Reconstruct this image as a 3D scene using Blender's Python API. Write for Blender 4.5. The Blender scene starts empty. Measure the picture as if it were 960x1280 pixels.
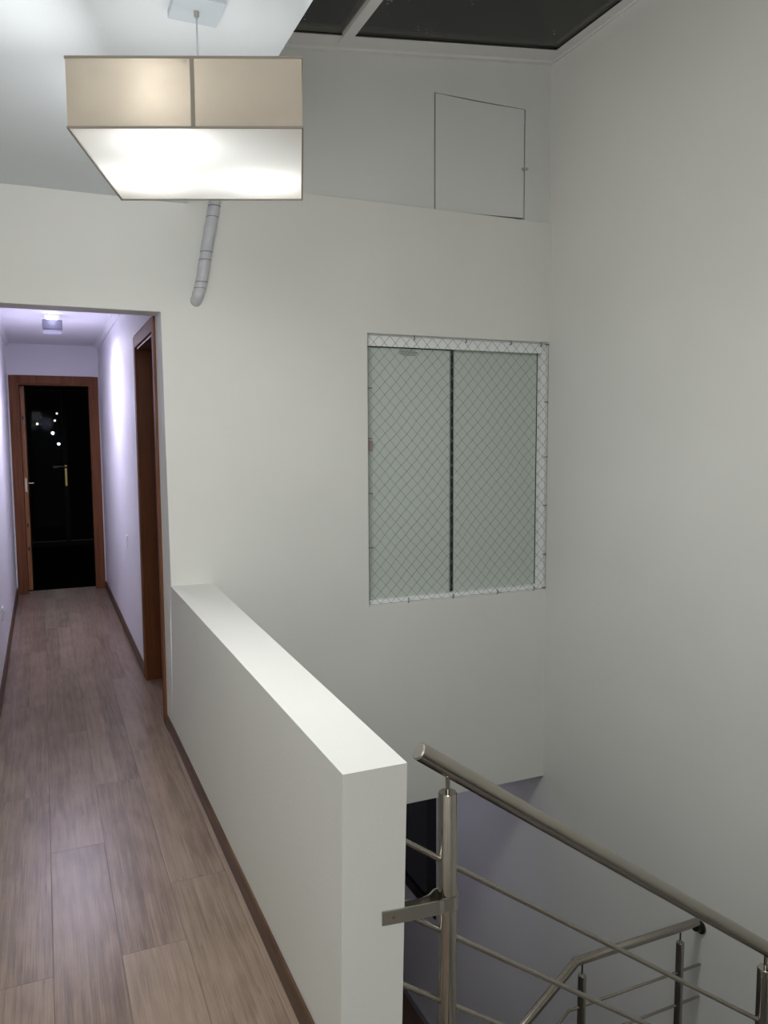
import bpy, bmesh, math, random
from mathutils import Vector, Matrix
random.seed(7)
S = bpy.context.scene
COL = S.collection
PI = math.pi

# ------------------------------------------------------------------ materials
def newmat(name):
    m = bpy.data.materials.new(name); m.use_nodes = True
    nt = m.node_tree
    b = next(n for n in nt.nodes if n.type == 'BSDF_PRINCIPLED')
    return m, nt, b

def simple(name, col, rough=.5, metal=0., spec=.5, bump=0., bscale=200., emit=None, estr=0.):
    m, nt, b = newmat(name)
    b.inputs['Base Color'].default_value = (*col, 1)
    b.inputs['Roughness'].default_value = rough
    b.inputs['Metallic'].default_value = metal
    b.inputs['Specular IOR Level'].default_value = spec
    if emit:
        b.inputs['Emission Color'].default_value = (*emit, 1)
        b.inputs['Emission Strength'].default_value = estr
    if bump:
        tc = nt.nodes.new('ShaderNodeTexCoord')
        n = nt.nodes.new('ShaderNodeTexNoise'); n.inputs['Scale'].default_value = bscale
        n.inputs['Detail'].default_value = 3
        bp = nt.nodes.new('ShaderNodeBump'); bp.inputs['Strength'].default_value = bump
        bp.inputs['Distance'].default_value = .01
        nt.links.new(tc.outputs['Object'], n.inputs['Vector'])
        nt.links.new(n.outputs['Fac'], bp.inputs['Height'])
        nt.links.new(bp.outputs['Normal'], b.inputs['Normal'])
    return m

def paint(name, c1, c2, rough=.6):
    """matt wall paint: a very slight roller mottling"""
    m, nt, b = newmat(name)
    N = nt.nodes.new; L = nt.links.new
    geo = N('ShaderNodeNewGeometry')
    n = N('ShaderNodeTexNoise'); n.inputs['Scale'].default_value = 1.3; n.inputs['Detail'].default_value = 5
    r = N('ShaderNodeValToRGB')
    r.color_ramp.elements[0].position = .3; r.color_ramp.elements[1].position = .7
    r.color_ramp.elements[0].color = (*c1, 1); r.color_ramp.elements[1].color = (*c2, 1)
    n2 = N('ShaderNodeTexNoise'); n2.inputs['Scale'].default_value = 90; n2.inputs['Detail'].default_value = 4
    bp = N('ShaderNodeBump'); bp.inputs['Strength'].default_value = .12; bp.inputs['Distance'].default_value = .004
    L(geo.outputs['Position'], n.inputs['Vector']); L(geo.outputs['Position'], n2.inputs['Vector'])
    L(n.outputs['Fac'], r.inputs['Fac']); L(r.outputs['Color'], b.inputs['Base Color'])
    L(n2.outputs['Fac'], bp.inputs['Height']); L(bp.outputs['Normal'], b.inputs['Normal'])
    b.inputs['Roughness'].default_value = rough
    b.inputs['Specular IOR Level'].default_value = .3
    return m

def laminate():
    m, nt, b = newmat('laminate_floor')
    N = nt.nodes.new; L = nt.links.new
    geo = N('ShaderNodeNewGeometry')
    sep = N('ShaderNodeSeparateXYZ'); L(geo.outputs['Position'], sep.inputs[0])
    def M(op, a, bb=None, c=None):
        n = N('ShaderNodeMath'); n.operation = op
        for i, v in enumerate((a, bb, c)):
            if v is None: continue
            if isinstance(v, (int, float)): n.inputs[i].default_value = v
            else: L(v, n.inputs[i])
        return n.outputs[0]
    W = .192; LN = 1.28
    u = M('DIVIDE', M('ADD', sep.outputs['X'], .032), W)
    cu = M('FLOOR', u); fu = M('FRACT', u)
    wn = N('ShaderNodeTexWhiteNoise'); wn.noise_dimensions = '1D'; L(cu, wn.inputs['W'])
    v = M('ADD', M('DIVIDE', sep.outputs['Y'], LN), M('MULTIPLY', wn.outputs['Value'], 1.0))
    cv = M('FLOOR', v); fv = M('FRACT', v)
    cb = N('ShaderNodeCombineXYZ'); L(cu, cb.inputs[0]); L(cv, cb.inputs[1])
    wn2 = N('ShaderNodeTexWhiteNoise'); wn2.noise_dimensions = '3D'; L(cb.outputs[0], wn2.inputs['Vector'])
    # the three printed strips within each plank
    cs = M('FLOOR', M('MULTIPLY', u, 2.0))
    cb3 = N('ShaderNodeCombineXYZ'); L(cs, cb3.inputs[0]); L(cv, cb3.inputs[1]); cb3.inputs[2].default_value = 4
    wn3 = N('ShaderNodeTexWhiteNoise'); wn3.noise_dimensions = '3D'; L(cb3.outputs[0], wn3.inputs['Vector'])
    # grain
    gx = M('ADD', sep.outputs['X'], M('MULTIPLY', wn2.outputs['Value'], 7.0))
    gv = N('ShaderNodeCombineXYZ')
    L(M('MULTIPLY', gx, 2.7), gv.inputs[0]); L(M('MULTIPLY', sep.outputs['Y'], .030), gv.inputs[1])
    L(M('MULTIPLY', wn3.outputs['Value'], 5.0), gv.inputs[2])
    g1 = N('ShaderNodeTexNoise'); g1.inputs['Scale'].default_value = 130; g1.inputs['Detail'].default_value = 9
    g1.inputs['Roughness'].default_value = .75; g1.inputs['Distortion'].default_value = .2
    L(gv.outputs[0], g1.inputs['Vector'])
    gv2 = N('ShaderNodeCombineXYZ')
    L(gx, gv2.inputs[0]); L(M('MULTIPLY', sep.outputs['Y'], .16), gv2.inputs[1]); L(M('MULTIPLY', wn3.outputs['Value'], 3.0), gv2.inputs[2])
    g2 = N('ShaderNodeTexWave'); g2.wave_type = 'BANDS'; g2.bands_direction = 'X'
    g2.inputs['Scale'].default_value = 9; g2.inputs['Distortion'].default_value = 9
    g2.inputs['Detail'].default_value = 3; g2.inputs['Detail Scale'].default_value = 1.2
    L(gv2.outputs[0], g2.inputs['Vector'])
    g3 = N('ShaderNodeTexNoise'); g3.inputs['Scale'].default_value = 16; g3.inputs['Detail'].default_value = 3
    gv3 = N('ShaderNodeCombineXYZ'); L(gx, gv3.inputs[0]); L(M('MULTIPLY', sep.outputs['Y'], .3), gv3.inputs[1]); L(wn3.outputs['Value'], gv3.inputs[2])
    L(gv3.outputs[0], g3.inputs['Vector'])
    tot = M('ADD', M('ADD', M('MULTIPLY', g1.outputs['Fac'], .66), M('MULTIPLY', g2.outputs['Fac'], .055)),
            M('ADD', M('ADD', M('MULTIPLY', g3.outputs['Fac'], .28), .045), M('MULTIPLY', wn3.outputs['Value'], .12)))
    r = N('ShaderNodeValToRGB'); L(tot, r.inputs['Fac'])
    e = r.color_ramp.elements
    e[0].position = .33; e[0].color = (.060, .040, .028, 1)
    e[1].position = .82; e[1].color = (.330, .250, .190, 1)
    k = e.new(.535); k.color = (.165, .118, .086, 1)
    k = e.new(.60); k.color = (.218, .160, .119, 1)
    # dark pores and knots
    g4 = N('ShaderNodeTexNoise'); g4.inputs['Scale'].default_value = 60; g4.inputs['Detail'].default_value = 2
    gv4 = N('ShaderNodeCombineXYZ'); L(gx, gv4.inputs[0]); L(M('MULTIPLY', sep.outputs['Y'], .12), gv4.inputs[1])
    L(gv4.outputs[0], g4.inputs['Vector'])
    pore = N('ShaderNodeMapRange'); L(g4.outputs['Fac'], pore.inputs['Value'])
    pore.inputs['From Min'].default_value = .25; pore.inputs['From Max'].default_value = .36
    pore.inputs['To Min'].default_value = .72; pore.inputs['To Max'].default_value = 1
    # seams
    su = M('MINIMUM', fu, M('SUBTRACT', 1.0, fu)); sv = M('MINIMUM', fv, M('SUBTRACT', 1.0, fv))
    seam = M('MINIMUM', M('MULTIPLY', su, W), M('MULTIPLY', sv, LN))
    sm = N('ShaderNodeMapRange'); L(seam, sm.inputs['Value'])
    sm.inputs['From Min'].default_value = .0004; sm.inputs['From Max'].default_value = .0022
    sm.inputs['To Min'].default_value = .55; sm.inputs['To Max'].default_value = 1
    f = M('MULTIPLY', sm.outputs[0], pore.outputs[0])
    mx = N('ShaderNodeVectorMath'); mx.operation = 'SCALE'
    L(r.outputs['Color'], mx.inputs[0]); L(f, mx.inputs['Scale'])
    L(mx.outputs[0], b.inputs['Base Color'])
    rr = N('ShaderNodeMapRange'); L(g1.outputs['Fac'], rr.inputs['Value'])
    rr.inputs['To Min'].default_value = .24; rr.inputs['To Max'].default_value = .34
    L(rr.outputs[0], b.inputs['Roughness'])
    bp = N('ShaderNodeBump'); bp.inputs['Strength'].default_value = .25; bp.inputs['Distance'].default_value = .002
    L(M('ADD', M('MULTIPLY', g1.outputs['Fac'], .4), sm.outputs[0]), bp.inputs['Height'])
    L(bp.outputs['Normal'], b.inputs['Normal'])
    b.inputs['Specular IOR Level'].default_value = .45
    return m

def wood(name, c1, c2, rough=.4, axis='Z'):
    m, nt, b = newmat(name)
    N = nt.nodes.new; L = nt.links.new
    geo = N('ShaderNodeNewGeometry'); mp = N('ShaderNodeMapping')
    sc = [45, 45, 45]; sc['XYZ'.index(axis)] = 2.5
    mp.inputs['Scale'].default_value = sc
    n = N('ShaderNodeTexNoise'); n.inputs['Scale'].default_value = 1; n.inputs['Detail'].default_value = 5
    n.inputs['Distortion'].default_value = .8
    r = N('ShaderNodeValToRGB'); r.color_ramp.elements[0].position = .3; r.color_ramp.elements[1].position = .72
    r.color_ramp.elements[0].color = (*c1, 1); r.color_ramp.elements[1].color = (*c2, 1)
    L(geo.outputs['Position'], mp.inputs[0]); L(mp.outputs[0], n.inputs['Vector'])
    L(n.outputs['Fac'], r.inputs['Fac']); L(r.outputs['Color'], b.inputs['Base Color'])
    b.inputs['Roughness'].default_value = rough; b.inputs['Specular IOR Level'].default_value = .2
    return m

def steel(name, col=(.37, .34, .30), rough=.16):
    m, nt, b = newmat(name)
    N = nt.nodes.new; L = nt.links.new
    tc = N('ShaderNodeNewGeometry'); mp = N('ShaderNodeMapping'); mp.inputs['Scale'].default_value = (2, 30, 30)
    n = N('ShaderNodeTexNoise'); n.inputs['Scale'].default_value = 1; n.inputs['Detail'].default_value = 4
    L(tc.outputs['Position'], mp.inputs[0]); L(mp.outputs[0], n.inputs['Vector'])
    mr = N('ShaderNodeMapRange'); mr.inputs['To Min'].default_value = rough-.03; mr.inputs['To Max'].default_value = rough+.04
    L(n.outputs['Fac'], mr.inputs['Value']); L(mr.outputs[0], b.inputs['Roughness'])
    b.inputs['Base Color'].default_value = (*col, 1); b.inputs['Metallic'].default_value = 1
    return m

def fabric_shade(name, col, trans, transp=0., base=(.7, .7, .7), weave=1.):
    """thin lampshade cloth: part diffuse, part translucent"""
    m = bpy.data.materials.new(name); m.use_nodes = True
    nt = m.node_tree; nt.nodes.clear(); N = nt.nodes.new; L = nt.links.new
    out = N('ShaderNodeOutputMaterial'); d = N('ShaderNodeBsdfDiffuse'); t = N('ShaderNodeBsdfTranslucent')
    tc = N('ShaderNodeTexCoord'); n = N('ShaderNodeTexNoise'); n.inputs['Scale'].default_value = 7; n.inputs['Detail'].default_value = 3
    L(tc.outputs['Object'], n.inputs['Vector'])
    def ramp(c):
        r = N('ShaderNodeValToRGB'); k = .90 if weave else 1
        r.color_ramp.elements[0].color = (c[0]*k, c[1]*k, c[2]*k, 1); r.color_ramp.elements[1].color = (*c, 1)
        r.color_ramp.elements[0].position = .35; r.color_ramp.elements[1].position = .6
        L(n.outputs['Fac'], r.inputs['Fac']); return r.outputs['Color']
    L(ramp(base), d.inputs['Color']); L(ramp(col), t.inputs['Color'])
    mx = N('ShaderNodeMixShader'); mx.inputs[0].default_value = trans
    L(d.outputs[0], mx.inputs[1]); L(t.outputs[0], mx.inputs[2])
    o = mx.outputs[0]
    if transp:
        tr = N('ShaderNodeBsdfTransparent'); m2 = N('ShaderNodeMixShader'); m2.inputs[0].default_value = transp
        L(o, m2.inputs[1]); L(tr.outputs[0], m2.inputs[2]); o = m2.outputs[0]
    L(o, out.inputs['Surface'])
    return m

def emission(name, col, s):
    m = bpy.data.materials.new(name); m.use_nodes = True
    nt = m.node_tree; nt.nodes.clear()
    o = nt.nodes.new('ShaderNodeOutputMaterial'); e = nt.nodes.new('ShaderNodeEmission')
    e.inputs[0].default_value = (*col, 1); e.inputs[1].default_value = s
    nt.links.new(e.outputs[0], o.inputs[0]); return m

def skylight_glass():
    m = bpy.data.materials.new('skylight_glass'); m.use_nodes = True
    nt = m.node_tree; nt.nodes.clear(); N = nt.nodes.new; L = nt.links.new
    out = N('ShaderNodeOutputMaterial'); tr = N('ShaderNodeBsdfTransparent'); gl = N('ShaderNodeBsdfGlossy')
    tr.inputs[0].default_value = (.85, .85, .82, 1); gl.inputs['Roughness'].default_value = .12
    fr = N('ShaderNodeFresnel'); fr.inputs[0].default_value = 1.5
    mx = N('ShaderNodeMixShader'); L(fr.outputs[0], mx.inputs[0]); L(tr.outputs[0], mx.inputs[1]); L(gl.outputs[0], mx.inputs[2])
    # bits of dirt lying on the pane
    geo = N('ShaderNodeNewGeometry'); vo = N('ShaderNodeTexVoronoi'); vo.inputs['Scale'].default_value = 26
    n = N('ShaderNodeTexNoise'); n.inputs['Scale'].default_value = 3.5
    L(geo.outputs['Position'], vo.inputs['Vector']); L(geo.outputs['Position'], n.inputs['Vector'])
    a = N('ShaderNodeMath'); a.operation = 'LESS_THAN'; a.inputs[1].default_value = .13; L(vo.outputs['Distance'], a.inputs[0])
    c = N('ShaderNodeMath'); c.operation = 'GREATER_THAN'; c.inputs[1].default_value = .60; L(n.outputs['Fac'], c.inputs[0])
    ml = N('ShaderNodeMath'); ml.operation = 'MULTIPLY'; L(a.outputs[0], ml.inputs[0]); L(c.outputs[0], ml.inputs[1])
    d = N('ShaderNodeBsdfDiffuse'); d.inputs[0].default_value = (.5, .48, .44, 1)
    m2 = N('ShaderNodeMixShader'); L(ml.outputs[0], m2.inputs[0]); L(mx.outputs[0], m2.inputs[1]); L(d.outputs[0], m2.inputs[2])
    L(m2.outputs[0], out.inputs[0]); return m

def clear_glass(name, tint=(.8, .85, .85), refl=.03):
    m = bpy.data.materials.new(name); m.use_nodes = True
    nt = m.node_tree; nt.nodes.clear(); N = nt.nodes.new; L = nt.links.new
    out = N('ShaderNodeOutputMaterial'); tr = N('ShaderNodeBsdfTransparent'); gl = N('ShaderNodeBsdfGlossy')
    tr.inputs[0].default_value = (*tint, 1); gl.inputs['Roughness'].default_value = .02
    fr = N('ShaderNodeFresnel'); fr.inputs[0].default_value = 1.5
    mx = N('ShaderNodeMixShader'); k = N('ShaderNodeMath'); k.operation = 'MULTIPLY'; k.inputs[1].default_value = refl
    L(fr.outputs[0], k.inputs[0]); L(k.outputs[0], mx.inputs[0]); L(tr.outputs[0], mx.inputs[1]); L(gl.outputs[0], mx.inputs[2])
    L(mx.outputs[0], out.inputs[0]); return m

WALL = paint('wall_paint', (.66, .665, .635), (.70, .705, .675))
CEIL = paint('ceiling_paint', (.69, .735, .775), (.72, .77, .81))
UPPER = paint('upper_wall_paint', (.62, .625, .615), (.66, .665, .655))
CORR = paint('corridor_paint', (.72, .72, .74), (.76, .76, .78))
FLOOR = laminate()
BASEB = wood('baseboard_wood', (.060, .033, .020), (.125, .073, .047), .4, 'Y')
TRIM = wood('door_frame_wood', (.125, .045, .018), (.20, .080, .034), .6)
DARKW = wood('door_lining_wood', (.085, .026, .008), (.13, .042, .014), .45)
STEEL = steel('brushed_steel')
STEEL2 = steel('bracket_steel', (.50, .47, .42), .30)
RUBBER = simple('black_rubber', (.012, .012, .012), .55)
CABLE = simple('cable', (.42, .45, .48), .5)
CANOPY = simple('canopy_enamel', (.50, .56, .62), .4)
ALU = simple('white_aluminium', (.84, .86, .86), .4)
SKYFR = paint('skylight_frame_paint', (.66, .66, .65), (.72, .72, .70), .5)
GREEN = simple('frosted_green_glass', (.52, .585, .535), .04, spec=.5)
GEDGE = simple('glass_edge', (.004, .020, .022), .2)
CORD = simple('net_cord', (.20, .21, .205), .6)
HOOK = simple('galvanised_hook', (.16, .155, .15), .45, metal=.6)
BLACKF = simple('black_frame', (.004, .004, .005), .35)
DARKGL = simple('dark_glass', (.016, .015, .016), .08)
DARKROOM = simple('unlit_room_black', (.008, .008, .012), .9, spec=0)  # near black: the unlit room's darkness put into the wall colour
DARKFL = simple('unlit_floor_black', (.004, .004, .004), .95, spec=0)  # same for the floor, so light from the corridor hardly shows
TAPE = simple('wrapped_tape', (.50, .505, .54), .38, bump=.6, bscale=40)
TAPED = simple('tape_seam', (.15, .15, .17), .5)
PLASTIC = simple('white_plastic', (.70, .70, .71), .35)
SHADE = fabric_shade('shade_fabric', (.45, .395, .32), .55, 0, (.62, .56, .47))
BIND = simple('shade_binding', (.27, .24, .20), .7)
DIFF = fabric_shade('lamp_diffuser', (.90, .90, .88), .80, 0, (.80, .80, .79), 0)
LOWFL = simple('lower_floor_tile', (.10, .060, .040), .4)
STONE = simple('stair_stone', (.30, .28, .26), .35)
CONC = simple('roof_slab', (.4, .4, .4), .8)

# ------------------------------------------------------------------ helpers
def link(name, bm, mats, parent=None, smooth=False, recenter=True, bevel=0.):
    bmesh.ops.remove_doubles(bm, verts=bm.verts, dist=1e-6)
    bmesh.ops.recalc_face_normals(bm, faces=bm.faces)
    me = bpy.data.meshes.new(name)
    c = Vector((0, 0, 0))
    if recenter and len(bm.verts):
        xs = [v.co for v in bm.verts]
        lo = Vector([min(v[i] for v in xs) for i in range(3)]); hi = Vector([max(v[i] for v in xs) for i in range(3)])
        c = (lo+hi)/2
        if parent is None: c.z = lo.z
        for v in bm.verts: v.co -= c
    bm.to_mesh(me); bm.free()
    for m in (mats if isinstance(mats, (list, tuple)) else [mats]): me.materials.append(m)
    o = bpy.data.objects.new(name, me); COL.objects.link(o); o.location = c
    if smooth:
        for p in me.polygons: p.use_smooth = True
        me.set_sharp_from_angle(angle=math.radians(40))
    if bevel:
        b = o.modifiers.new('bevel', 'BEVEL'); b.width = bevel; b.segments = 2; b.limit_method = 'ANGLE'
    if parent:
        o.parent = parent; o.matrix_parent_inverse = parent_world(parent).inverted()
    return o

def parent_world(p):
    m = Matrix.Identity(4)
    while p:
        m = (p.matrix_parent_inverse if p.parent else Matrix.Identity(4)) @ p.matrix_basis @ Matrix.Identity(4) if False else m
        break
    # location-only chain
    def w(o):
        loc = Matrix.LocRotScale(o.location, o.rotation_euler, o.scale)
        return (w(o.parent) @ o.matrix_parent_inverse @ loc) if o.parent else loc
    return w(p)

def tag(o, label=None, cat=None, group=None, kind=None):
    if label: o['label'] = label
    if cat: o['category'] = cat
    if group: o['group'] = group
    if kind: o['kind'] = kind
    return o

def empty(name, loc, label=None, cat=None, group=None, kind=None):
    o = bpy.data.objects.new(name, None); COL.objects.link(o); o.location = loc; o.empty_display_size = .05
    return tag(o, label, cat, group, kind)

def BM(): return bmesh.new()

def box(bm, x0, x1, y0, y1, z0, z1, mi=0):
    v = [bm.verts.new((x, y, z)) for z in (z0, z1) for x, y in ((x0, y0), (x1, y0), (x1, y1), (x0, y1))]
    for f in ((3, 2, 1, 0), (4, 5, 6, 7), (0, 1, 5, 4), (1, 2, 6, 5), (2, 3, 7, 6), (3, 0, 4, 7)):
        bm.faces.new([v[i] for i in f]).material_index = mi
    return v

def hexa(bm, pts, mi=0):
    v = [bm.verts.new(p) for p in pts]
    for f in ((3, 2, 1, 0), (4, 5, 6, 7), (0, 1, 5, 4), (1, 2, 6, 5), (2, 3, 7, 6), (3, 0, 4, 7)):
        bm.faces.new([v[i] for i in f]).material_index = mi

def frame_for(d):
    d = d.normalized(); a = Vector((0, 0, 1)) if abs(d.z) < .95 else Vector((1, 0, 0))
    x = d.cross(a).normalized(); return x, d.cross(x).normalized()

def tube(bm, pts, r, n=20, caps=True, mi=0, radii=None):
    """round tube along a polyline with mitred bends"""
    P = [Vector(p) for p in pts]; rings = []
    x = None
    for i, p in enumerate(P):
        t0 = (P[i]-P[i-1]).normalized() if i else None
        t1 = (P[i+1]-P[i]).normalized() if i < len(P)-1 else None
        t = (t0+t1).normalized() if t0 and t1 else (t0 or t1)
        if x is None: x, y = frame_for(t)
        else:
            x = (x - t*x.dot(t)).normalized(); y = t.cross(x).normalized()
        k = 1/max(.3, t.dot(t1)) if t0 and t1 else 1
        rr = radii[i] if radii else r
        ring = []
        for j in range(n):
            a = 2*PI*j/n
            off = x*math.cos(a)*rr + y*math.sin(a)*rr
            if k > 1.001:
                bis = (t1-t0)
                if bis.length > 1e-6:
                    bd = bis.normalized(); off = off + bd*off.dot(bd)*(k-1)
            ring.append(bm.verts.new(p+off))
        rings.append(ring)
    for a, b in zip(rings, rings[1:]):
        for j in range(n):
            bm.faces.new([a[j], a[(j+1) % n], b[(j+1) % n], b[j]]).material_index = mi
    if caps:
        bm.faces.new(rings[0]).material_index = mi; bm.faces.new(rings[-1]).material_index = mi

def sphere(bm, c, r, u=12, v=8, mi=0, sz=1.):
    g = bmesh.ops.create_uvsphere(bm, u_segments=u, v_segments=v, radius=r)
    for w in g['verts']: w.co = Vector((w.co.x, w.co.y, w.co.z*sz)) + Vector(c)

def strip(bm, path, h0, h1, t):
    """flat bar of thickness t following a plan path, between heights h0 and h1"""
    P = [Vector((x, y)) for x, y in path]; L = []; R = []
    for i, p in enumerate(P):
        d = (P[min(i+1, len(P)-1)]-P[max(i-1, 0)]).normalized(); n = Vector((-d.y, d.x))*t/2
        L.append(p+n); R.append(p-n)
    vs = [[bm.verts.new((q.x, q.y, h)) for q, h in ((a, h0), (b, h0), (b, h1), (a, h1))] for a, b in zip(L, R)]
    for a, b in zip(vs, vs[1:]):
        for k in range(4): bm.faces.new([a[k], a[(k+1) % 4], b[(k+1) % 4], b[k]])
    bm.faces.new(vs[0]); bm.faces.new(vs[-1])

def grid_wall(bm, axis, t0, t1, us, vs, holes=(), fn=None):
    """solid wall between t0 and t1 on `axis`, cells us x vs, minus holes (u0,u1,v0,v1)"""
    us = sorted(us); vs = sorted(vs); V = {}
    def co(t, u, v):
        if axis == 'y': p = (u, t, v)
        elif axis == 'x': p = (t, u, v)
        else: p = (u, v, t)
        return fn(p) if fn else p
    def vert(s, i, j):
        k = (s, i, j)
        if k not in V: V[k] = bm.verts.new(co((t0, t1)[s], us[i], vs[j]))
        return V[k]
    def solid(i, j):
        if not (0 <= i < len(us)-1 and 0 <= j < len(vs)-1): return False
        u = (us[i]+us[i+1])/2; v = (vs[j]+vs[j+1])/2
        return not any(a < u < b and c < v < d for a, b, c, d in holes)
    for i in range(len(us)-1):
        for j in range(len(vs)-1):
            if not solid(i, j): continue
            for s in (0, 1): bm.faces.new([vert(s, i, j), vert(s, i+1, j), vert(s, i+1, j+1), vert(s, i, j+1)])
            if not solid(i-1, j): bm.faces.new([vert(0, i, j), vert(1, i, j), vert(1, i, j+1), vert(0, i, j+1)])
            if not solid(i+1, j): bm.faces.new([vert(0, i+1, j), vert(1, i+1, j), vert(1, i+1, j+1), vert(0, i+1, j+1)])
            if not solid(i, j-1): bm.faces.new([vert(0, i, j), vert(1, i, j), vert(1, i+1, j), vert(0, i+1, j)])
            if not solid(i, j+1): bm.faces.new([vert(0, i, j+1), vert(1, i, j+1), vert(1, i+1, j+1), vert(0, i+1, j+1)])

def struct(name, bm, mat, label, **k):
    return tag(link(name, bm, mat, **k), label=label, kind='structure')

# ------------------------------------------------------------------ dimensions
D = 4.099          # face of the back wall
DT = D+.15
XR = 2.89          # stairwell's right wall
XE = .715          # edge of the landing ceiling
ZC = 2.714
XLC, XRC = -.285, .566   # corridor walls
DE = 8.621         # corridor's end wall
ZCC = 2.49         # corridor ceiling
ZO = 2.178
ZB = -.633         # bottom of the back wall over the lower storey
YE = 1.604         # near end of the half wall
ZL = 2.84          # ledge
FB = -3.58         # lower storey's floor
def zr(x): return 3.574+.127*(x-1.319)   # underside of the sloping roof
WX0, WX1, WZ0, WZ1 = 1.682, XR, .588, 2.128

# ------------------------------------------------------------------ shell
# back wall with the corridor opening and the window
def pier(p):
    x, y, z = p
    if abs(x-.571) < 1e-4:
        x = XRC if y > D+.1 else {0: .5685, .79: .581}.get(round(z, 2), .572)
    return (x, y, z)
bm = BM()
grid_wall(bm, 'y', D, DT, [-1.6, -.30, .571, WX0, XR+.02], [ZB, -.222, 0, .79, WZ0, WZ1, ZO, ZL],
          [(-.30, .571, -.222, ZO), (WX0, 3.0, WZ0, WZ1)], pier)
struct('wall_back', bm, WALL, 'pale grey wall at the back with the corridor opening and the netted window', bevel=.004)
# recessed upper wall above the ledge with the hatch opening
HX0, HX1, HZ0, HZ1 = 2.106, 2.713, 2.838, 3.48
def top_slope(p):
    x, y, z = p
    return (x, y, zr(x)+.12) if z > 3.6 else p
bm = BM()
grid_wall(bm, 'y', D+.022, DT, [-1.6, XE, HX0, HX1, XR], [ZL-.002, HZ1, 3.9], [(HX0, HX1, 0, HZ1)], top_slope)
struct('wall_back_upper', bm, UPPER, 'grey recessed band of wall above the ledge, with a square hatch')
# right wall, two storeys high, with the dark window below
bm = BM()
grid_wall(bm, 'x', XR, XR+.15, [-2.7, -.2, D, 5.605, 7.4, 7.7], [FB, -2.50, -.95, 0, 3.9], [(5.605, 7.4, -2.50, -.95)])
struct('wall_right', bm, WALL, 'tall pale grey wall along the right side of the stairwell')
# landing, corridor and lower surfaces
bm = BM()
grid_wall(bm, 'z', -.22, 0, [-1.6, .735, .76], [-2.7, YE-.04, D], [(.735, .8, YE-.04, 9)])
struct('floor', bm, FLOOR, 'grey brown oak laminate floor of the landing')
bm = BM(); box(bm, -.299, .5705, D, DT, -.22, 0); box(bm, -.29, .72, DT, DE+.15, -.22, 0)
struct('floor_corridor', bm, FLOOR, 'grey brown oak laminate floor running down the corridor')
bm = BM(); box(bm, -1.6, XR, DT, 7.6, -.40, -.222)
struct('ceiling_lower', bm, WALL, 'ceiling of the lower storey beyond the stairwell')
bm = BM(); box(bm, -1.7, XR+.15, -2.7, 7.7, FB-.15, FB)
struct('floor_lower', bm, LOWFL, 'brown tiled floor of the lower storey seen down the stairwell')
bm = BM(); box(bm, -1.7, XR, 7.6, 7.75, FB, -.22)
struct('wall_lower_far', bm, WALL, 'far wall of the lower storey')
bm = BM(); box(bm, -1.75, -1.6, -2.7, DT, FB, 3.5)
struct('wall_left', bm, WALL, 'wall on the left side of the landing')
bm = BM(); box(bm, -1.75, XR+.15, -2.85, -2.7, FB, 3.9)
struct('wall_front', bm, WALL, 'wall behind the viewer')
bm = BM(); box(bm, -1.75, -1.6, DT, 7.75, FB, -.22)
struct('wall_lower_left', bm, WALL, 'left wall of the lower storey')
bm = BM(); box(bm, -1.6, XE, -2.7, D, ZC, ZC+.12)
struct('ceiling', bm, CEIL, 'white ceiling of the landing ending at the edge of the stairwell shaft')
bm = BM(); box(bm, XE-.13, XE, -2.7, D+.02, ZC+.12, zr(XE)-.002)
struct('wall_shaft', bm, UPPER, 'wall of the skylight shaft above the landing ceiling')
# solid part of the roof, behind the viewer
bm = BM(); hexa(bm, [(XE-.13, -2.7, zr(XE-.13)), (XR, -2.7, zr(XR)), (XR, .2, zr(XR)), (XE-.13, .2, zr(XE-.13)),
                     (XE-.13, -2.7, zr(XE-.13)+.15), (XR, -2.7, zr(XR)+.15), (XR, .2, zr(XR)+.15), (XE-.13, .2, zr(XE-.13)+.15)])
struct('ceiling_shaft', bm, UPPER, 'sloping roof slab of the stairwell')
# corridor
bm = BM(); grid_wall(bm, 'x', XRC, XRC+.16, [DT, 4.300, 5.195, DE], [0, 2.145, ZCC+.1], [(4.300, 5.195, 0, 2.145)])
struct('wall_corridor_right', bm, CORR, 'white corridor wall on the right with a door in it')
bm = BM(); box(bm, XLC-.15, XLC, DT, DE, 0, ZCC+.1)
struct('wall_corridor_left', bm, CORR, 'white corridor wall on the left')
bm = BM(); grid_wall(bm, 'y', DE, DE+.14, [XLC-.15, -.205, .485, XRC+.16], [0, 2.105, ZCC+.1], [(-.205, .485, 0, 2.105)])
struct('wall_corridor_end', bm, CORR, 'white end wall of the corridor around the open doorway')
bm = BM(); box(bm, XLC, XRC, DT, DE, ZCC, ZCC+.1)
struct('ceiling_corridor', bm, CORR, 'white corridor ceiling with a small square lamp')
# crown mouldings
def crown(name, xw, s, label):
    bm = BM()
    prof = [(u*.62, v*.62) for u, v in ((0, 0), (0, -.062), (.010, -.062), (.014, -.048), (.030, -.034), (.044, -.014), (.058, -.010), (.060, 0))]
    a = [bm.verts.new((xw+s*u, DT+.002, ZCC+v)) for u, v in prof]; b = [bm.verts.new((xw+s*u, DE-.001, ZCC+v)) for u, v in prof]
    n = len(prof)
    for i in range(n): bm.faces.new([a[i], a[(i+1) % n], b[(i+1) % n], b[i]])
    bm.faces.new(a); bm.faces.new(b)
    struct(name, bm, CORR, label)
crown('trim_1', XRC, -1, 'white plaster crown moulding on the right side of the corridor')
crown('trim_2', XLC, 1, 'white plaster crown moulding on the left side of the corridor')

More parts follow.
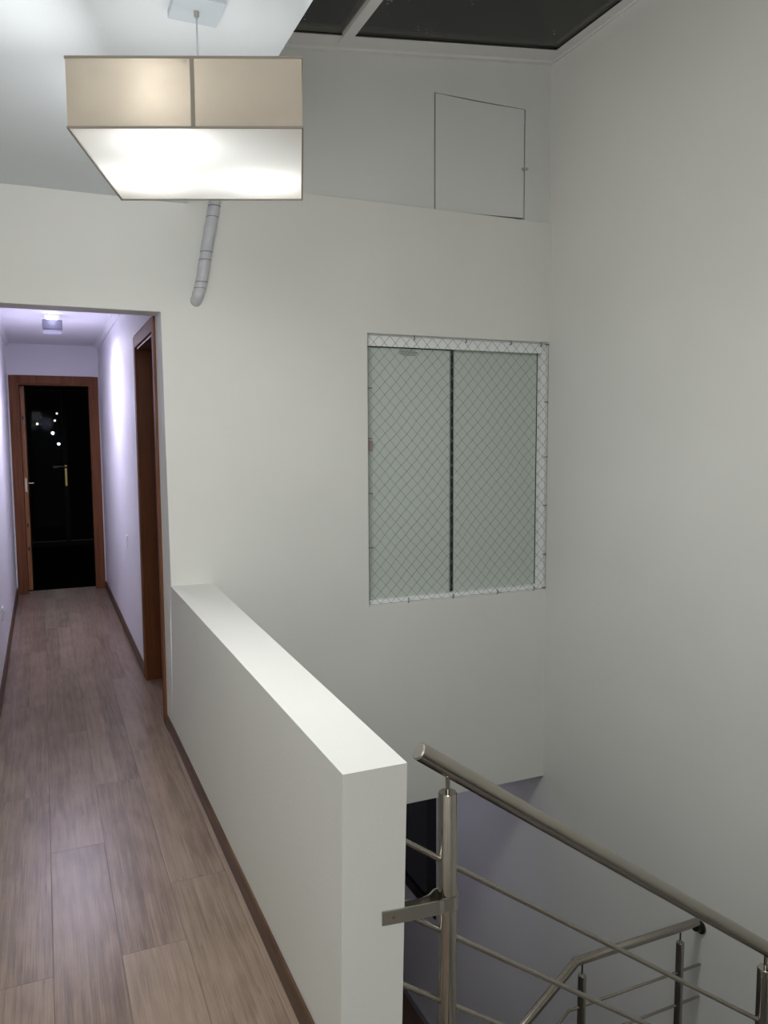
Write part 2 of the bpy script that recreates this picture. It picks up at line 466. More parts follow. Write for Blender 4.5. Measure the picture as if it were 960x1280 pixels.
# half wall between landing and stairs (slightly tapered, not quite plumb)
bm = BM()
hexa(bm, [(.574, YE, -.22), (.728, YE, -.22), (.790, D+.012, -.22), (.5645, D+.012, -.22),
          (.591, YE, .796), (.751, YE, .796), (.793, D+.012, .796), (.5805, D+.012, .796)])
struct('wall_half', bm, WALL, 'low white half wall running from the back wall to the stair railing')
# baseboards
def baseboard(name, pts, s, label, h=.066, t=.012):
    """pts: wall line in plan; s: side the board projects to"""
    bm = BM(); prof = [(0, 0), (t, 0), (t, h-.012), (t-.005, h), (0, h)]
    rows = [[bm.verts.new((x+s*u, y, z)) for u, z in prof] for x, y in pts]
    for a, b in zip(rows, rows[1:]):
        for i in range(5): bm.faces.new([a[i], a[(i+1) % 5], b[(i+1) % 5], b[i]])
    bm.faces.new(rows[0]); bm.faces.new(rows[-1])
    struct(name, bm, BASEB, label)
baseboard('baseboard_half_wall', [(.5775, YE), (.573, D), (.5665, 4.262)], -1, 'brown wooden baseboard along the foot of the half wall')
baseboard('baseboard_right', [(XRC, 5.236), (XRC, DE-.02)], -1, 'brown wooden baseboard on the right side of the corridor', .075)
baseboard('baseboard_left', [(XLC, DT), (XLC, DE-.02)], 1, 'brown wooden baseboard on the left side of the corridor', .075)

# ------------------------------------------------------------------ side door of the corridor
d1 = empty('door_1', (XRC, 4.75, 0), 'reddish brown wooden door frame on the right side of the corridor', kind='structure')
x0 = XRC-.012
bm = BM()   # casing on the corridor face: two uprights and a head
box(bm, x0, XRC, 4.268, 4.338, 0, 2.182); box(bm, x0, XRC, 5.160, 5.230, 0, 2.182); box(bm, x0, XRC, 4.338, 5.160, 2.112, 2.182)
link('casing', bm, TRIM, d1, bevel=.003)
bm = BM()   # lining of the opening
box(bm, XRC, XRC+.16, 5.150, 5.195, 0, 2.145); box(bm, XRC, XRC+.16, 4.300, 4.345, 0, 2.145); box(bm, XRC, XRC+.16, 4.345, 5.150, 2.100, 2.145)
link('door_lining', bm, DARKW, d1)
bm = BM(); box(bm, XRC+.105, XRC+.140, 4.347, 5.148, .006, 2.098)
lf = link('door_leaf', bm, DARKW, d1, bevel=.002)
bm = BM(); tube(bm, [(XRC+.105, 4.43, 1.05), (XRC+.060, 4.43, 1.05), (XRC+.060, 4.55, 1.05)], .008, 10)
tube(bm, [(XRC+.105, 4.43, 1.05), (XRC+.099, 4.43, 1.05)], .025, 16)
link('door_handle', bm, STEEL, lf, smooth=True)

# end doorway with the leaf swung into the dark room
d2 = empty('door_2', (.14, DE, 0), 'reddish brown frame of the open doorway at the end of the corridor', kind='structure')
y0 = DE-.014
bm = BM()
box(bm, -.271, -.198, y0, DE, 0, 2.180); box(bm, .482, .556, y0, DE, 0, 2.180); box(bm, -.198, .482, y0, DE, 2.102, 2.180)
link('casing', bm, TRIM, d2, bevel=.003)
bm = BM()
box(bm, -.205, -.180, DE, DE+.14, 0, 2.105); box(bm, .465, .485, DE, DE+.14, 0, 2.105); box(bm, -.180, .465, DE, DE+.14, 2.088, 2.105)
link('door_lining', bm, TRIM, d2)
bm = BM(); box(bm, -.178, -.138, DE+.15, DE+.93, .008, 2.086)
lf = link('door_leaf', bm, wood('door_edge_wood', (.20, .08, .030), (.38, .18, .085), .4), d2, bevel=.002)
bm = BM(); tube(bm, [(-.138, DE+.21, 1.105), (-.090, DE+.21, 1.105)], .009, 10)
tube(bm, [(-.093, DE+.205, 1.105), (-.093, DE+.32, 1.105)], .008, 10)
link('door_handle', bm, STEEL, lf, smooth=True)
bm = BM(); box(bm, -.166, -.150, DE+.1475, DE+.1505, 1.02, 1.16)
link('strike_plate', bm, STEEL2, lf)
bm = BM(); box(bm, -.13, -.128, DE+.19, DE+.23, 1.0, 1.03)
for z in (.42, .66, 1.75): box(bm, -.168, -.152, DE+.1475, DE+.1505, z, z+.035)
link('latch_hole', bm, RUBBER, lf)

# bedroom behind the doorway, its darkness put into near-black colours
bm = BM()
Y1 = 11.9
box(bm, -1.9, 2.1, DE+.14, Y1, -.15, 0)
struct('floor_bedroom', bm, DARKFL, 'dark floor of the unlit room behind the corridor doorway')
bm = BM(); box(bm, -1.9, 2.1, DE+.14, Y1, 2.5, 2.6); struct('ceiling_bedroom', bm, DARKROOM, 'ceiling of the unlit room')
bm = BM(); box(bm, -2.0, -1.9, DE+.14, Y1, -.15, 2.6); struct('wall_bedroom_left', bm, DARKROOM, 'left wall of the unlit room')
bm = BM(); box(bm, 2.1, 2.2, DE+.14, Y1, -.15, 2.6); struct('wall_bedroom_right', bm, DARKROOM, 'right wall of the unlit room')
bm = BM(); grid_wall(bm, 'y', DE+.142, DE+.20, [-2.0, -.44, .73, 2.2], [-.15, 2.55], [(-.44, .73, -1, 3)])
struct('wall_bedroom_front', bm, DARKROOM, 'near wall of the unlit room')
bm = BM(); grid_wall(bm, 'y', Y1, Y1+.12, [-2.0, -.6, 1.2, 2.2], [-.15, .05, 2.3, 2.6], [(-.6, 1.2, .05, 2.3)])
struct('wall_bedroom_far', bm, DARKROOM, 'far wall of the unlit room around its glass door')
w4 = empty('window_4', (.3, Y1, .05), 'dark framed glass balcony door in the unlit room at the end', kind='structure')
bm = BM()
for a, b in ((-.6, -.54), (.28, .33), (1.14, 1.2)): box(bm, a, b, Y1+.02, Y1+.08, .05, 2.3)
for a, b in ((.05, .12), (2.23, 2.3)): box(bm, -.54, 1.14, Y1+.025, Y1+.075, a, b)
link('window_frame', bm, simple('dark_aluminium', (.006, .006, .010), .5, spec=.15), w4)
for a, b in ((-.54, .28), (.33, 1.14)):
    bm = BM(); box(bm, a, b, Y1+.045, Y1+.051, .12, 2.23); link('glass_pane', bm, clear_glass('bedroom_glass'), w4)
bm = BM(); tube(bm, [(.305, Y1+.02, 1.16), (.305, Y1-.02, 1.16), (.14, Y1-.02, 1.17)], .012, 8); link('door_handle', bm, STEEL, w4, smooth=True)  # handle shape standing in for a reflected gleam
bm = BM(); box(bm, .29, .315, Y1+.012, Y1+.02, .90, 1.19); link('gleam_plate', bm, simple('yellow_gleam', (.5, .38, .15), .35, metal=1), w4)  # yellowish upright part of that reflected gleam, painted as a plate
# town lights out in the night, on a dark building down the street
bm = BM(); box(bm, -5, 6, 20.64, 24, -8, 3.4); struct('wall_neighbour', bm, simple('night_render', (.003, .003, .004), .9, spec=.0), 'dark building out in the night beyond the glass door')
for (x, z, r, s, lb) in ((.266, 1.70, .030, 30, 'brightest white town light, left of the pair, in the dark doorway'),
                         (.389, 1.44, .026, 30, 'lowest white town light seen through the dark doorway'),
                         (.375, 2.17, .020, 4, 'highest faint town light seen through the dark doorway'),
                         (.323, 2.00, .020, 4, 'faint town light, second from the top in the dark doorway'),
                         (-.067, 1.92, .024, 4, 'leftmost faint town light seen through the dark doorway')):
    bm = BM(); sphere(bm, (x, 20.64-r*.6, z), r)
    tag(link('town_light', bm, emission('town_lamp', (1, .95, .85), s)), lb, 'light', 'distant town lights in the night')

# ------------------------------------------------------------------ corridor lamp
cl = empty('ceiling_lamp', (.115, 6.58, ZCC), 'small square glass ceiling lamp glowing cold white in the corridor', 'lamp')
bm = BM(); box(bm, .060, .170, 6.56, 6.67, ZCC-.022, ZCC); link('lamp_base', bm, ALU, cl, bevel=.003)
bm = BM(); box(bm, .078, .152, 6.575, 6.655, ZCC-.040, ZCC-.022); link('led_array', bm, emission('corridor_led', (.80, .82, 1.), 5), cl)
bm = BM(); box(bm, .045, .185, 6.545, 6.685, ZCC-.112, ZCC-.040); link('glass_block', bm, simple('frosted_block', (.20, .20, .25), .3), cl, bevel=.004)
bm = BM(); box(bm, .050, .180, 6.550, 6.680, ZCC-.132, ZCC-.112); link('lower_rim', bm, simple('satin_rim', (.45, .45, .52), .3), cl, bevel=.003)

# outlet and switch on the corridor walls
o = empty('wall_outlet', (XLC, 5.70, .41), 'white outlet plate low on the left corridor wall', 'outlet')
bm = BM(); box(bm, XLC, XLC+.010, 5.655, 5.745, .365, .450); link('cover_plate', bm, PLASTIC, o, bevel=.002)
bm = BM(); box(bm, XLC+.010, XLC+.016, 5.675, 5.725, .385, .430); link('socket', bm, PLASTIC, o, bevel=.002)
o = empty('wall_plate', (XRC, 6.16, .78), 'small white cover plate on the right corridor wall', 'wall plate')
bm = BM(); box(bm, XRC-.006, XRC, 6.125, 6.195, .735, .830); link('cover_plate', bm, CORR, o, bevel=.002)
bm = BM(); box(bm, XRC-.009, XRC-.006, 6.145, 6.175, .760, .805); link('blank_insert', bm, PLASTIC, o, bevel=.001)

# ------------------------------------------------------------------ window with green glass
w1 = empty('window_1', ((WX0+WX1)/2, D+.07, WZ0), 'white aluminium sliding window with two frosted green panes', kind='structure')
YG = D+.072
bm = BM()
box(bm, WX0, WX1, D+.035, DT-.02, 2.068, WZ1)          # head box
box(bm, WX0, WX1, D+.025, D+.033, 2.062, 2.078)        # its drip lip
box(bm, WX0, WX1, D+.035, DT-.02, WZ0, WZ0+.028)       # bottom track
box(bm, WX0, WX1, D+.020, D+.033, WZ0, WZ0+.014)
box(bm, WX1-.030, WX1, D+.035, DT-.02, WZ0+.028, 2.068) # right jamb
link('window_frame', bm, ALU, w1, bevel=.0015)
bm = BM(); box(bm, WX0-.0, 2.240, YG-.002, YG+.006, WZ0+.020, 2.070); link('glass_pane', bm, GREEN, w1)
bm = BM(); box(bm, 2.272, WX1-.034, YG+.012, YG+.020, WZ0+.020, 2.070); link('glass_pane', bm, GREEN, w1)
bm = BM(); box(bm, 2.2405, 2.248, YG-.004, YG+.010, WZ0+.02, 2.07); box(bm, 2.250, 2.271, YG+.020, YG+.024, WZ0+.02, 2.07)
box(bm, WX1-.0335, WX1-.0305, YG+.008, YG+.021, WZ0+.02, 2.07)
box(bm, WX0, 2.24, YG-.0035, YG-.0022, 2.0605, 2.0665)
link('glass_edge', bm, GEDGE, w1)
bm = BM(); box(bm, 2.234, 2.2400, YG-.0045, YG-.0022, WZ0+.03, 2.065); link('edge_seal', bm, simple('grey_seal', (.22, .26, .26), .4), w1)
bm = BM()   # etched stamp at the top of the left pane
for i, (a, b) in enumerate(((.020, .105), (.004, .122), (.0, .128), (.006, .118), (.024, .100))):
    z = 2.050-.0065*i; xx = 1.905+a
    while xx < 1.905+b:
        L_ = random.uniform(.008, .02); box(bm, xx, min(xx+L_, 1.905+b), YG-.0028, YG-.0021, z-.0035, z); xx += L_+.003
link('etched_stamp', bm, simple('etching', (.13, .16, .145), .5), w1)
lk = BM(); box(lk, 1.712, 1.736, YG-.014, YG-.002, 1.475, 1.535); link('sash_lock', lk, simple('lock_pink', (.42, .30, .29), .4), w1, bevel=.003)
bm = BM(); box(bm, WX0+.002, 1.700, YG-.010, YG-.002, WZ0+.03, 1.25); link('reflection_band', bm, simple('grey_reflection', (.30, .29, .29), .4), w1)  # grey band painting a reflection low on the left pane

# ------------------------------------------------------------------ safety net
net = empty('safety_net', (2.28, D, WZ0), 'diamond mesh safety net on small hooks across the green glass window', 'net')
YN = D+.004
bm = BM()
ax0, ax1, az0, az1 = WX0+.004, XR-.004, WZ0+.010, WZ1-.010
nc = 18; PX = (ax1-ax0)/nc; nr = 21; PZ = (az1-az0)/nr
def netpt(i, j):     # half steps
    x = ax0+PX*i/2; z = az0+PZ*j/2
    ex = min(1, min(i, 2*nc-i)/4); ez = min(1, min(j, 2*nr-j)/4); e = min(ex, ez)
    x += e*(.002*math.sin(j*.9+i*.3)+random.uniform(-.0022, .0022)); z += e*(.002*math.sin(i*.7+.5*j)+random.uniform(-.0025, .0025)) - .006*math.sin(PI*i/(2*nc))*e
    y = YN-.006*e*math.sin(i*.37+j*.21)
    return Vector((x, y, z))
G = {(i, j): netpt(i, j) for i in range(2*nc+1) for j in range(2*nr+1)}
def cord(a, b, r=.0012):
    d = (b-a); x, y = frame_for(d); ra = []
    for p in (a, b): ra.append([bm.verts.new(p+x*math.cos(k*2*PI/3)*r+y*math.sin(k*2*PI/3)*r) for k in range(3)])
    for k in range(3): bm.faces.new([ra[0][k], ra[0][(k+1) % 3], ra[1][(k+1) % 3], ra[1][k]])
for i in range(2*nc+1):
    for j in range(2*nr+1):
        if (i+j) % 2: continue
        for di in (-1, 1):
            if 0 <= i+di <= 2*nc and j+1 <= 2*nr: cord(G[i, j], G[i+di, j+1])
        if 0 < i < 2*nc and 0 < j < 2*nr:
            c = G[i, j]; r = .0030
            o6 = [bm.verts.new(c+Vector(v)*r) for v in ((1, 0, 0), (-1, 0, 0), (0, 1, 0), (0, -1, 0), (0, 0, 1), (0, 0, -1))]
            for f in ((0, 2, 4), (2, 1, 4), (1, 3, 4), (3, 0, 4), (2, 0, 5), (1, 2, 5), (3, 1, 5), (0, 3, 5)): bm.faces.new([o6[k] for k in f])
bmesh.ops.recalc_face_normals(bm, faces=bm.faces)
link('mesh', bm, CORD, net)
bm = BM()
rim = [(ax0, YN, az0), (ax1, YN, az0), (ax1, YN, az1), (ax0, YN, az1), (ax0, YN, az0)]
for a, b in zip(rim, rim[1:]):
    tube(bm, [a, b], .0012, 5)
link('border_cord', bm, CORD, net)
def hook(p, d):
    """small screw hook at p pointing along d out of the wall"""
    p = Vector(p); d = Vector(d); s = Vector((0, -1, 0)) if abs(d.y) < .5 else Vector((1, 0, 0))
    bm = BM(); pts = [p, p+d*.010]
    for k in range(0, 8):
        a = -PI/2+k*PI/5.5
        pts.append(p+d*(.018+.008*math.sin(a))+s*(.008*math.cos(a)))
    tube(bm, pts, .0027, 6)
    link('hook', bm, HOOK, net, smooth=True)
for x in (1.97, 2.307, 2.614, 2.83): hook((x, YN, WZ1), (0, 0, -1))
for x in (1.931, 2.228, 2.535, 2.80): hook((x, YN, WZ0), (0, 0, 1))
for z in (2.115, 1.765, 1.427, 1.125, .816, .604): hook((XR, YN, z), (-1, 0, 0))
for z in (1.827, 1.547, 1.237, .928): hook((WX0, YN, z), (1, 0, 0))

# ------------------------------------------------------------------ hatch in the upper wall
h = empty('wall_hatch', ((HX0+HX1)/2, D+.02, HZ0), 'square grey flush hatch high in the recessed wall near the corner', 'hatch')
bm = BM()
n = 8; g = .005
for k in range(n):
    a = HX0+g+.004+(HX1-HX0-2*g-.010)*k/n; b = HX0+g+.004+(HX1-HX0-2*g-.010)*(k+1)/n
    def yy(t, top): return D+.021-.004*t*t*(0.3 if top else 1.0)
    def zt(t): return HZ1-.004-.006*math.sin(PI*min(1, t*1.1))*(.5+t*.5)
    def zb(t): return HZ0+.003+.016*max(0, t-.15)
    t0, t1 = k/n, (k+1)/n
    hexa(bm, [(a, yy(t0, 0), zb(t0)), (b, yy(t1, 0), zb(t1)), (b, yy(t1, 0)+.02, zb(t1)), (a, yy(t0, 0)+.02, zb(t0)),
              (a, yy(t0, 1), zt(t0)), (b, yy(t1, 1), zt(t1)), (b, yy(t1, 1)+.02, zt(t1)), (a, yy(t0, 1)+.02, zt(t0))])
bmesh.ops.remove_doubles(bm, verts=bm.verts, dist=1e-5)
link('panel', bm, UPPER, h)
bm = BM()
box(bm, HX0, HX1, D+.06, D+.065, HZ0, HZ1)
link('backing', bm, RUBBER, h)
bm = BM(); tube(bm, [(2.690, D+.012, 3.133), (2.690, D-.004, 3.133)], .009, 10); box(bm, 2.690, 2.716, D-.006, D-.002, 3.126, 3.139)
link('latch', bm, simple('latch_metal', (.45, .44, .38), .4, metal=.5), h)

# ------------------------------------------------------------------ skylight
w2 = empty('window_2', (1.8, 2.2, 3.6), 'dark sloping glass skylight over the stairwell with white frame', kind='structure')
YS0 = .2
def beam(bm, xa, xb, ya, yb, dz0, dz1):
    hexa(bm, [(xa, ya, zr(xa)+dz0), (xb, ya, zr(xb)+dz0), (xb, yb, zr(xb)+dz0), (xa, yb, zr(xa)+dz0),
              (xa, ya, zr(xa)+dz1), (xb, ya, zr(xb)+dz1), (xb, yb, zr(xb)+dz1), (xa, yb, zr(xa)+dz1)])
bm = BM()
beam(bm, XE-.13, XR, D-.125, D+.022, 0, .075)
beam(bm, XR-.070, XR, YS0, D-.125, 0, .075)
beam(bm, XE-.13, XE+.06, YS0, D-.125, 0, .075)
beam(bm, XE+.06, XR-.07, YS0, YS0+.08, 0, .075)
beam(bm, XE, XR, D-.010, D+.022, -.014, 0)      # the little bead against the wall
beam(bm, XR-.012, XR, YS0, D-.01, -.014, 0)
link('window_frame', bm, SKYFR, w2)
bm = BM(); beam(bm, 1.500, 1.560, YS0+.08, D-.06, -.010, .060); link('rafter', bm, SKYFR, w2, bevel=.002)
for a, b in ((XE+.06, 1.500), (1.560, XR-.07)):
    bm = BM(); beam(bm, a, b, YS0+.08, D-.125, .016, .024); link('glass_pane', bm, skylight_glass(), w2)
for a, b in ((XE+.06, 1.500), (1.560, XR-.07)):
    bm = BM(); beam(bm, a, b, D-.128, D-.125, .006, .016); link('gasket', bm, RUBBER, w2)
bm = BM(); beam(bm, XR-.073, XR-.070, YS0+.08, D-.128, .006, .016); link('gasket', bm, RUBBER, w2)

# ------------------------------------------------------------------ lower storey window
w3 = empty('window_3', (XR, 6.5, -2.5), 'black framed dark window on the lower storey at the right wall', kind='structure')
bm = BM()
for a, b in ((5.605, 5.755), (7.30, 7.40)): box(bm, XR-.012, XR+.05, a, b, -2.50, -.95)
for a, b in ((-2.50, -2.41), (-1.05, -.95)): box(bm, XR-.012, XR+.05, 5.755, 7.30, a, b)
link('window_frame', bm, BLACKF, w3)
bm = BM(); box(bm, XR+.005, XR+.012, 5.755, 7.30, -2.41, -1.05); link('glass_pane', bm, DARKGL, w3)
bm = BM(); box(bm, XR-.014, XR, DT, 7.6, FB, FB+.07); struct('baseboard_lower', bm, simple('lower_skirting', (.32, .31, .32), .4), 'pale skirting at the foot of the lower right wall')

# ------------------------------------------------------------------ taped pipe on the wall
pp = empty('wrapped_pipe', (.74, D, 2.25), 'grey tape-wrapped pipe coming down the wall behind the hanging lamp', 'pipe')
path = [(.905, D+.060, 3.06), (.895, D-.005, 3.03), (.885, D-.034, 2.95), (.868, D-.036, 2.86), (.852, D-.034, 2.76), (.838, D-.033, 2.68), (.822, D-.035, 2.60), (.806, D-.031, 2.52),
        (.790, D-.034, 2.44), (.777, D-.033, 2.36), (.762, D-.032, 2.30), (.752, D-.020, 2.262), (.747, D+.004, 2.243), (.745, D+.03, 2.235)]
fine = []
for i in range(len(path)-1):
    for k in range(6):
        t = k/6; fine.append(tuple(path[i][q]*(1-t)+path[i+1][q]*t for q in range(3)))
fine.append(path[-1])
rad = [.0288+.0008*math.sin(i*.9)+random.uniform(-.0005, .0005) for i in range(len(fine))]
bm = BM(); tube(bm, fine, .03, 18, radii=rad); link('tape_wrap', bm, TAPE, pp, smooth=True)
for z, tl in ((2.71, .008), (2.655, 0), (2.60, -.003), (2.482, .004), (2.44, 0), (2.33, .006), (2.30, -.002)):
    i = min(range(len(fine)), key=lambda q: abs(fine[q][2]-z)); c = Vector(fine[i])
    bm = BM(); tube(bm, [c+Vector((0, -tl*.5, -.0014)), c+Vector((0, -tl*.5, .0014))], .0303, 18); link('tape_seam', bm, TAPED, pp)

# ------------------------------------------------------------------ pendant lamp
C0 = Vector((0, 0, 1.55)); kz = (2.285-1.55)/.55
cc = Vector((.3225*kz, 1.680*kz)); WL, DL = .556, .570
AL = math.radians(-22.6)
ex = Vector((math.cos(AL), math.sin(AL), 0)); ey = Vector((.128, .408, 0)).normalized()   # the shade hangs a little out of square
ZB0, ZT0 = 2.285, 2.447
def LP(u, v, z): return Vector((cc.x, cc.y, 0))+ex*u+ey*v+Vector((0, 0, z))
pl = empty('pendant_lamp', (cc.x, cc.y, ZB0), 'square beige fabric pendant lamp glowing white below, hanging over the landing', 'lamp')
bm = BM()
hw, hd = WL/2, DL/2
def bow(u, n): return .004*math.sin(u*n)
crn = [(-hw, -hd), (hw, -hd), (hw, hd), (-hw, hd)]
ring = []
for s in range(4):
    a, b = crn[s], crn[(s+1) % 4]
    for k in range(12):
        t = k/12; ring.append((a[0]*(1-t)+b[0]*t, a[1]*(1-t)+b[1]*t, s, t))
def shade_wall(bm, ins, z0, z1, rows=4):
    grid = []
    for r in range(rows+1):
        z = z0+(z1-z0)*r/rows; row = []
        for (u, v, s, t) in ring:
            w = -.003*math.sin(PI*r/rows)*math.sin(PI*t)
            f = (1+(w-ins)/hw)
            row.append(bm.verts.new(LP(u*f, v*f, z)))
        grid.append(row)
    for a, b in zip(grid, grid[1:]):
        m_ = len(a)
        for k in range(m_): bm.faces.new([a[k], a[(k+1) % m_], b[(k+1) % m_], b[k]])
shade_wall(bm, 0, ZB0, ZT0)
me_ = link('lamp_shade', bm, SHADE, pl)
def lbox(bm, u0, u1, v0, v1, z0, z1): hexa(bm, [LP(*p) for p in ((u0, v0, z0), (u1, v0, z0), (u1, v1, z0), (u0, v1, z0), (u0, v0, z1), (u1, v0, z1), (u1, v1, z1), (u0, v1, z1))])
bm = BM()
for z0, z1 in ((ZB0-.001, ZB0+.004), (ZT0-.004, ZT0+.001)):
    lbox(bm, -hw-.002, hw+.002, -hd-.002, -hd+.001, z0, z1); lbox(bm, -hw-.002, hw+.002, hd-.001, hd+.002, z0, z1)
    lbox(bm, -hw-.002, -hw+.001, -hd+.001, hd-.001, z0, z1); lbox(bm, hw-.001, hw+.002, -hd+.001, hd-.001, z0, z1)
link('binding_tape', bm, BIND, pl)
bm = BM()
lbox(bm, .014, .024, -hd-.0025, -hd-.0005, ZB0+.004, ZT0-.004); link('seam', bm, BIND, pl); bm = BM()
lbox(bm, -.005, .005, hd+.0005, hd+.0025, ZB0+.004, ZT0-.004)
link('seam', bm, BIND, pl)
bm = BM()
nn = 10; V = [[bm.verts.new(LP(-hw+.003+(WL-.006)*i/nn, -hd+.003+(DL-.006)*j/nn, ZB0+.003-.004*math.sin(PI*i/nn)*math.sin(PI*j/nn))) for j in range(nn+1)] for i in range(nn+1)]
for i in range(nn):
    for j in range(nn): bm.faces.new([V[i][j], V[i+1][j], V[i+1][j+1], V[i][j+1]])
df = link('diffuser', bm, DIFF, pl)
bm = BM()   # wire frame crossing the top of the shade with the lamp holders
tube(bm, [LP(-hw+.002, 0, ZT0-.012), LP(hw-.002, 0, ZT0-.012)], .003, 8); tube(bm, [LP(0, -hd+.002, ZT0-.012), LP(0, hd-.002, ZT0-.012)], .003, 8)
tube(bm, [LP(0, 0, ZT0-.012), LP(0, 0, ZT0-.05)], .022, 16)
link('shade_frame', bm, STEEL, pl)
BUL = [(-.06, -.185), (.16, .13), (-.18, .10)]
for u, v in BUL:
    bm = BM(); tube(bm, [LP(0, 0, ZT0-.035), LP(u*.75, v*.75, ZT0-.055)], .009, 8); link('lamp_holder', bm, PLASTIC, pl)
    bm = BM(); c = LP(u, v, ZB0+.098); sphere(bm, c, .024, 14, 10); link('bulb', bm, emission('warm_bulb', (1, .95, .86), 6), pl, smooth=True)
bm = BM(); tube(bm, [LP(0, 0, ZT0-.012), LP(0, 0, ZC-.03)], .0022, 8); link('cable', bm, CABLE, pl)
bm = BM(); box(bm, cc.x-.066, cc.x+.066, cc.y-.066, cc.y+.066, ZC-.022, ZC); link('ceiling_canopy', bm, CANOPY, pl, bevel=.002)
bm = BM(); tube(bm, [(cc.x, cc.y, ZC-.022), (cc.x, cc.y, ZC-.036)], .007, 10); link('cable_grip', bm, STEEL2, pl)

# ------------------------------------------------------------------ stairs
YR = YE+.030
RUN, RISE = .264, .191
bm = BM()
for k in range(8):
    xa = .76+RUN*k; z = -RISE*(k+1)
    box(bm, xa, min(XR, xa+RUN+.02), .55, YR+.085, z-.05, z); box(bm, xa, xa+.02, .55, YR+.085, z-.0, z+RISE-.05 if k else -.0)
struct('floor_stair_upper', bm, STONE, 'upper flight of stairs going down beside the railing')
PZ_ = -1.72
bm = BM(); box(bm, 2.13, XR, YR+.086, 2.80, PZ_-.12, PZ_); struct('floor_stair_landing', bm, STONE, 'half landing of the stairs')
bm = BM()
for k in range(9):
    xb = 2.13-.25*k; z = PZ_-.186*(k+1); box(bm, xb-.27, xb, YR+.086, 2.80, z-.05, z)
struct('floor_stair_lower', bm, STONE, 'lower flight of stairs going down beneath the landing')

# ------------------------------------------------------------------ upper stair railing
SL = -.697
def hz(x): return .751+SL*(x-.874)       # handrail axis height
rl = empty('stair_railing', (.874, YR, -.19), 'brushed steel stair railing going down right from the half wall end', 'railing')
RP, RH, RB = .0232, .0222, .0070
bm = BM(); tube(bm, [(.797, YR, hz(.797)), (2.86, YR, hz(2.86))], RH, 32, caps=True); link('handrail', bm, STEEL, rl, smooth=True)
dv = Vector((1, 0, SL)).normalized()
bm = BM(); c = Vector((.797, YR, hz(.797)))
tube(bm, [c-dv*.0035, c+dv*.0002], RH*.93, 28, radii=[RH*.80, RH*.95]); link('end_cap', bm, STEEL2, rl, smooth=True)
POSTS = [(.874, .690), (1.985, -.085), (2.80, None)]
for x, zt in POSTS:
    if zt is None: zt = hz(x)-.062
    k = int((x-.76)//RUN); zb = -RISE*(k+1)
    bm = BM(); tube(bm, [(x, YR, zb), (x, YR, zt-.003), (x, YR, zt)], RP, 32, radii=[RP, RP, RP-.002]); po = link('post', bm, STEEL, rl, smooth=True)
    bm = BM(); tube(bm, [(x, YR, zt), (x, YR, hz(x)-RH*.9)], .0055, 12); link('pin', bm, STEEL, po, smooth=True)
for z0 in (.508, .325, .140):   # height on the first post's axis
    bm = BM(); f = lambda x: z0+SL*(x-.874)
    tube(bm, [(.742, YR, f(.742)), (2.80, YR, f(2.80))], RB, 14); link('bar', bm, STEEL, rl, smooth=True)
# clamp fixed to the end of the half wall and bent round the first post
bx = .874; cl_ = []
R1 = RP+.0025
pth = [(.684, YE-.0026), (.742, YE-.0026), (.800, YE-.0010), (.836, YE+.001), (.850, YR-R1+.001)]
for k in range(0, 13):
    a = math.radians(-100+k*200/12); pth.append((bx+R1*math.cos(a), YR+R1*math.sin(a)))
pth += [(.850, YR+.024), (.828, YR+.008), (.800, YR-.002), (.752, YR-.004)]
bm = BM(); strip(bm, pth, .398, .432, .0045)
for v in bm.verts: v.co.z += (.874-v.co.x)*.085*(1 if v.co.y < YR else .3)
br = link('wall_clamp', bm, STEEL2, rl)
bm = BM(); tube(bm, [(.712, YE-.0046, .429), (.712, YE-.0062, .429)], .0042, 10); link('screw', bm, simple('rusty_screw', (.22, .14, .09), .5, metal=.5), br)

# ------------------------------------------------------------------ lower stair railing
YF = 2.754
r2 = empty('stair_railing', (2.5, YF, PZ_), 'brushed steel railing of the lower flight, bent, ending at the right wall', 'railing')
bm = BM(); RL = .0200
tube(bm, [(2.862, YF, -.829), (2.136, YF, -.829), (.9, YF, -.829-.80*1.236)], RL, 24); link('handrail', bm, STEEL, r2, smooth=True)
bm = BM(); tube(bm, [(2.850, YF, -.850), (2.879, YF, -.862)], .022, 20); tube(bm, [(2.879, YF, -.862), (XR, YF, -.862)], .031, 24)
link('wall_flange', bm, RUBBER, r2, smooth=True)
for x in (2.757, 2.172, 1.2):
    zt = -.905 if x > 2.1 else -.905-.80*(2.136-x); zb = PZ_ if x > 2.13 else PZ_-.186*(int((2.13-x)//.25)+1)
    bm = BM(); tube(bm, [(x, YF, zb), (x, YF, zt-.003), (x, YF, zt)], .0193, 24, radii=[.0193, .0193, .0175]); po = link('post', bm, STEEL, r2, smooth=True)
    zh_ = -.829 if x > 2.1 else zt+.076
    bm = BM(); tube(bm, [(x, YF, zt), (x, YF, zh_-RL*.9)], .0045, 10); link('pin', bm, STEEL, po, smooth=True)
for z in (-1.058, -1.228, -1.40):
    bm = BM(); tube(bm, [(XR, YF, z), (2.10-(z+1.058)*.2, YF, z), (.95, YF, z-.80*(1.15))], .0068, 12); link('bar', bm, STEEL, r2, smooth=True)

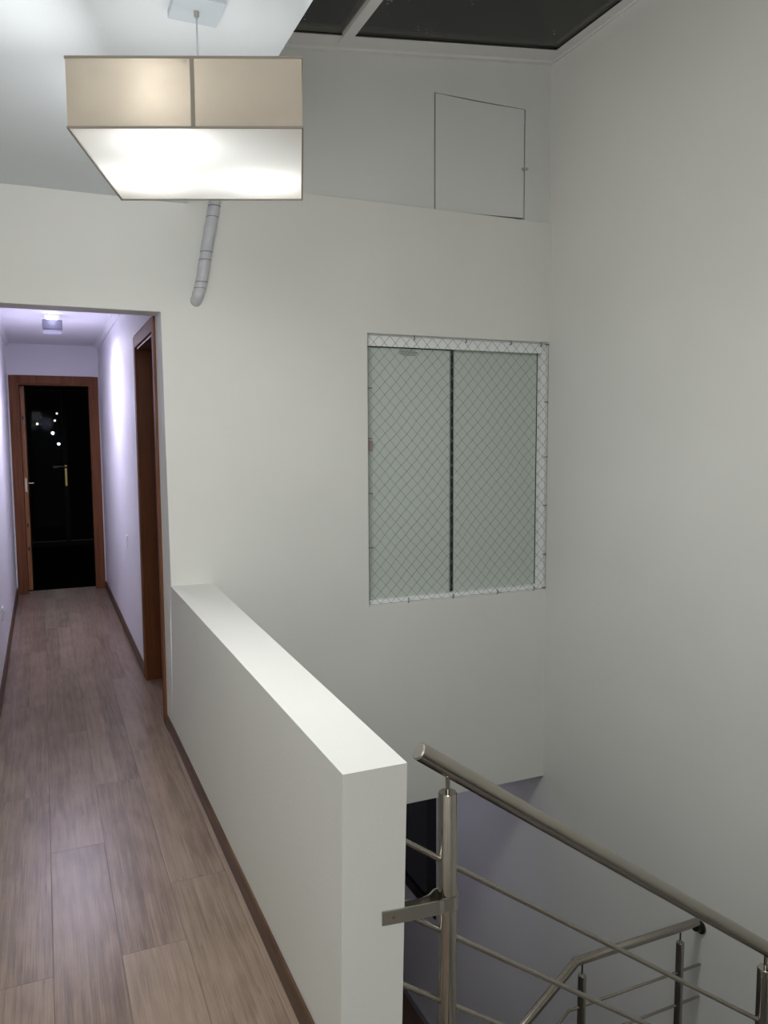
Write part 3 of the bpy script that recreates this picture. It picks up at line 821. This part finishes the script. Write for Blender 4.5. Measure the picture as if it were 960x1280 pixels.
# ------------------------------------------------------------------ lights
def point(name, loc, e, col, r=.05):
    l = bpy.data.lights.new(name, 'POINT'); l.energy = e; l.color = col; l.shadow_soft_size = r
    o = bpy.data.objects.new(name, l); COL.objects.link(o); o.location = loc; return o
def area(name, loc, rot, e, col, sx, sy):
    l = bpy.data.lights.new(name, 'AREA'); l.energy = e; l.color = col; l.shape = 'RECTANGLE'; l.size = sx; l.size_y = sy
    o = bpy.data.objects.new(name, l); COL.objects.link(o); o.location = loc; o.rotation_euler = rot; return o
for u, v in BUL: point('bulb_light', LP(u, v, ZB0+.098), 3.0, (1, 1, .99), .03)
area('pendant_light', LP(0, 0, ZB0-.008), (0, 0, AL), 21, (1, .995, .975), WL-.05, DL-.05)
AS = math.radians(-17.4)
zm = (ZB0+ZT0)/2     # the sideways glow of the four shade walls
for u, v, rz, e in ((hw+.014, 0, AS-PI/2, 10.5), (-hw-.014, 0, AS+PI/2, 3.5), (0, hd+.012, AL, 7), (0, -hd-.012, AL+PI, 6)):
    area('shade_light', LP(u, v, zm), (PI/2, 0, rz), e, (1, .995, .98), .48, .14)
point('room_light', (-.35, -.9, 2.2), 76, (1, .995, .98), .40)
point('corridor_light', (.115, 6.615, ZCC-.62), 7.5, (.66, .62, 1), .12)
area('corridor_downlight', (.115, 6.615, ZCC-.14), (0, 0, 0), 15, (.86, .80, 1), .12, .12)
point('corridor_glow', (.115, 6.50, ZCC-.05), .25, (.72, .72, 1), .03)
area('lower_light', (1.7, 5.3, -.42), (0, 0, 0), 8, (.78, .74, 1), 1., 1.)

w = bpy.data.worlds.new('night'); S.world = w; w.use_nodes = True
bg = w.node_tree.nodes['Background']; bg.inputs[0].default_value = (.062, .060, .055, 1); bg.inputs[1].default_value = 5.5

# ------------------------------------------------------------------ camera
cam = bpy.data.cameras.new('camera'); co = bpy.data.objects.new('camera', cam); COL.objects.link(co); S.camera = co
cam.sensor_fit = 'VERTICAL'; cam.sensor_height = 32.0; cam.lens = 983.806/1280*32.0
cam.clip_start = .02; cam.clip_end = 200
pitch, yaw, roll = math.radians(-5.386), math.radians(23.432), math.radians(-.278)
fw = Vector((math.sin(yaw)*math.cos(pitch), math.cos(yaw)*math.cos(pitch), math.sin(pitch)))
rt = Vector((math.cos(yaw), -math.sin(yaw), 0)); up = rt.cross(fw)
r_ = rt*math.cos(roll)+up*math.sin(roll); u_ = -rt*math.sin(roll)+up*math.cos(roll)
m = Matrix((r_, u_, -fw)).transposed().to_4x4(); m.translation = (0, 0, 1.55)
co.matrix_world = m

S.view_settings.view_transform = 'Standard'; S.view_settings.look = 'None'
S.view_settings.gamma = 1; S.view_settings.use_curve_mapping = False
S.view_settings.exposure = 0
S.cycles.max_bounces = 10; S.cycles.diffuse_bounces = 7
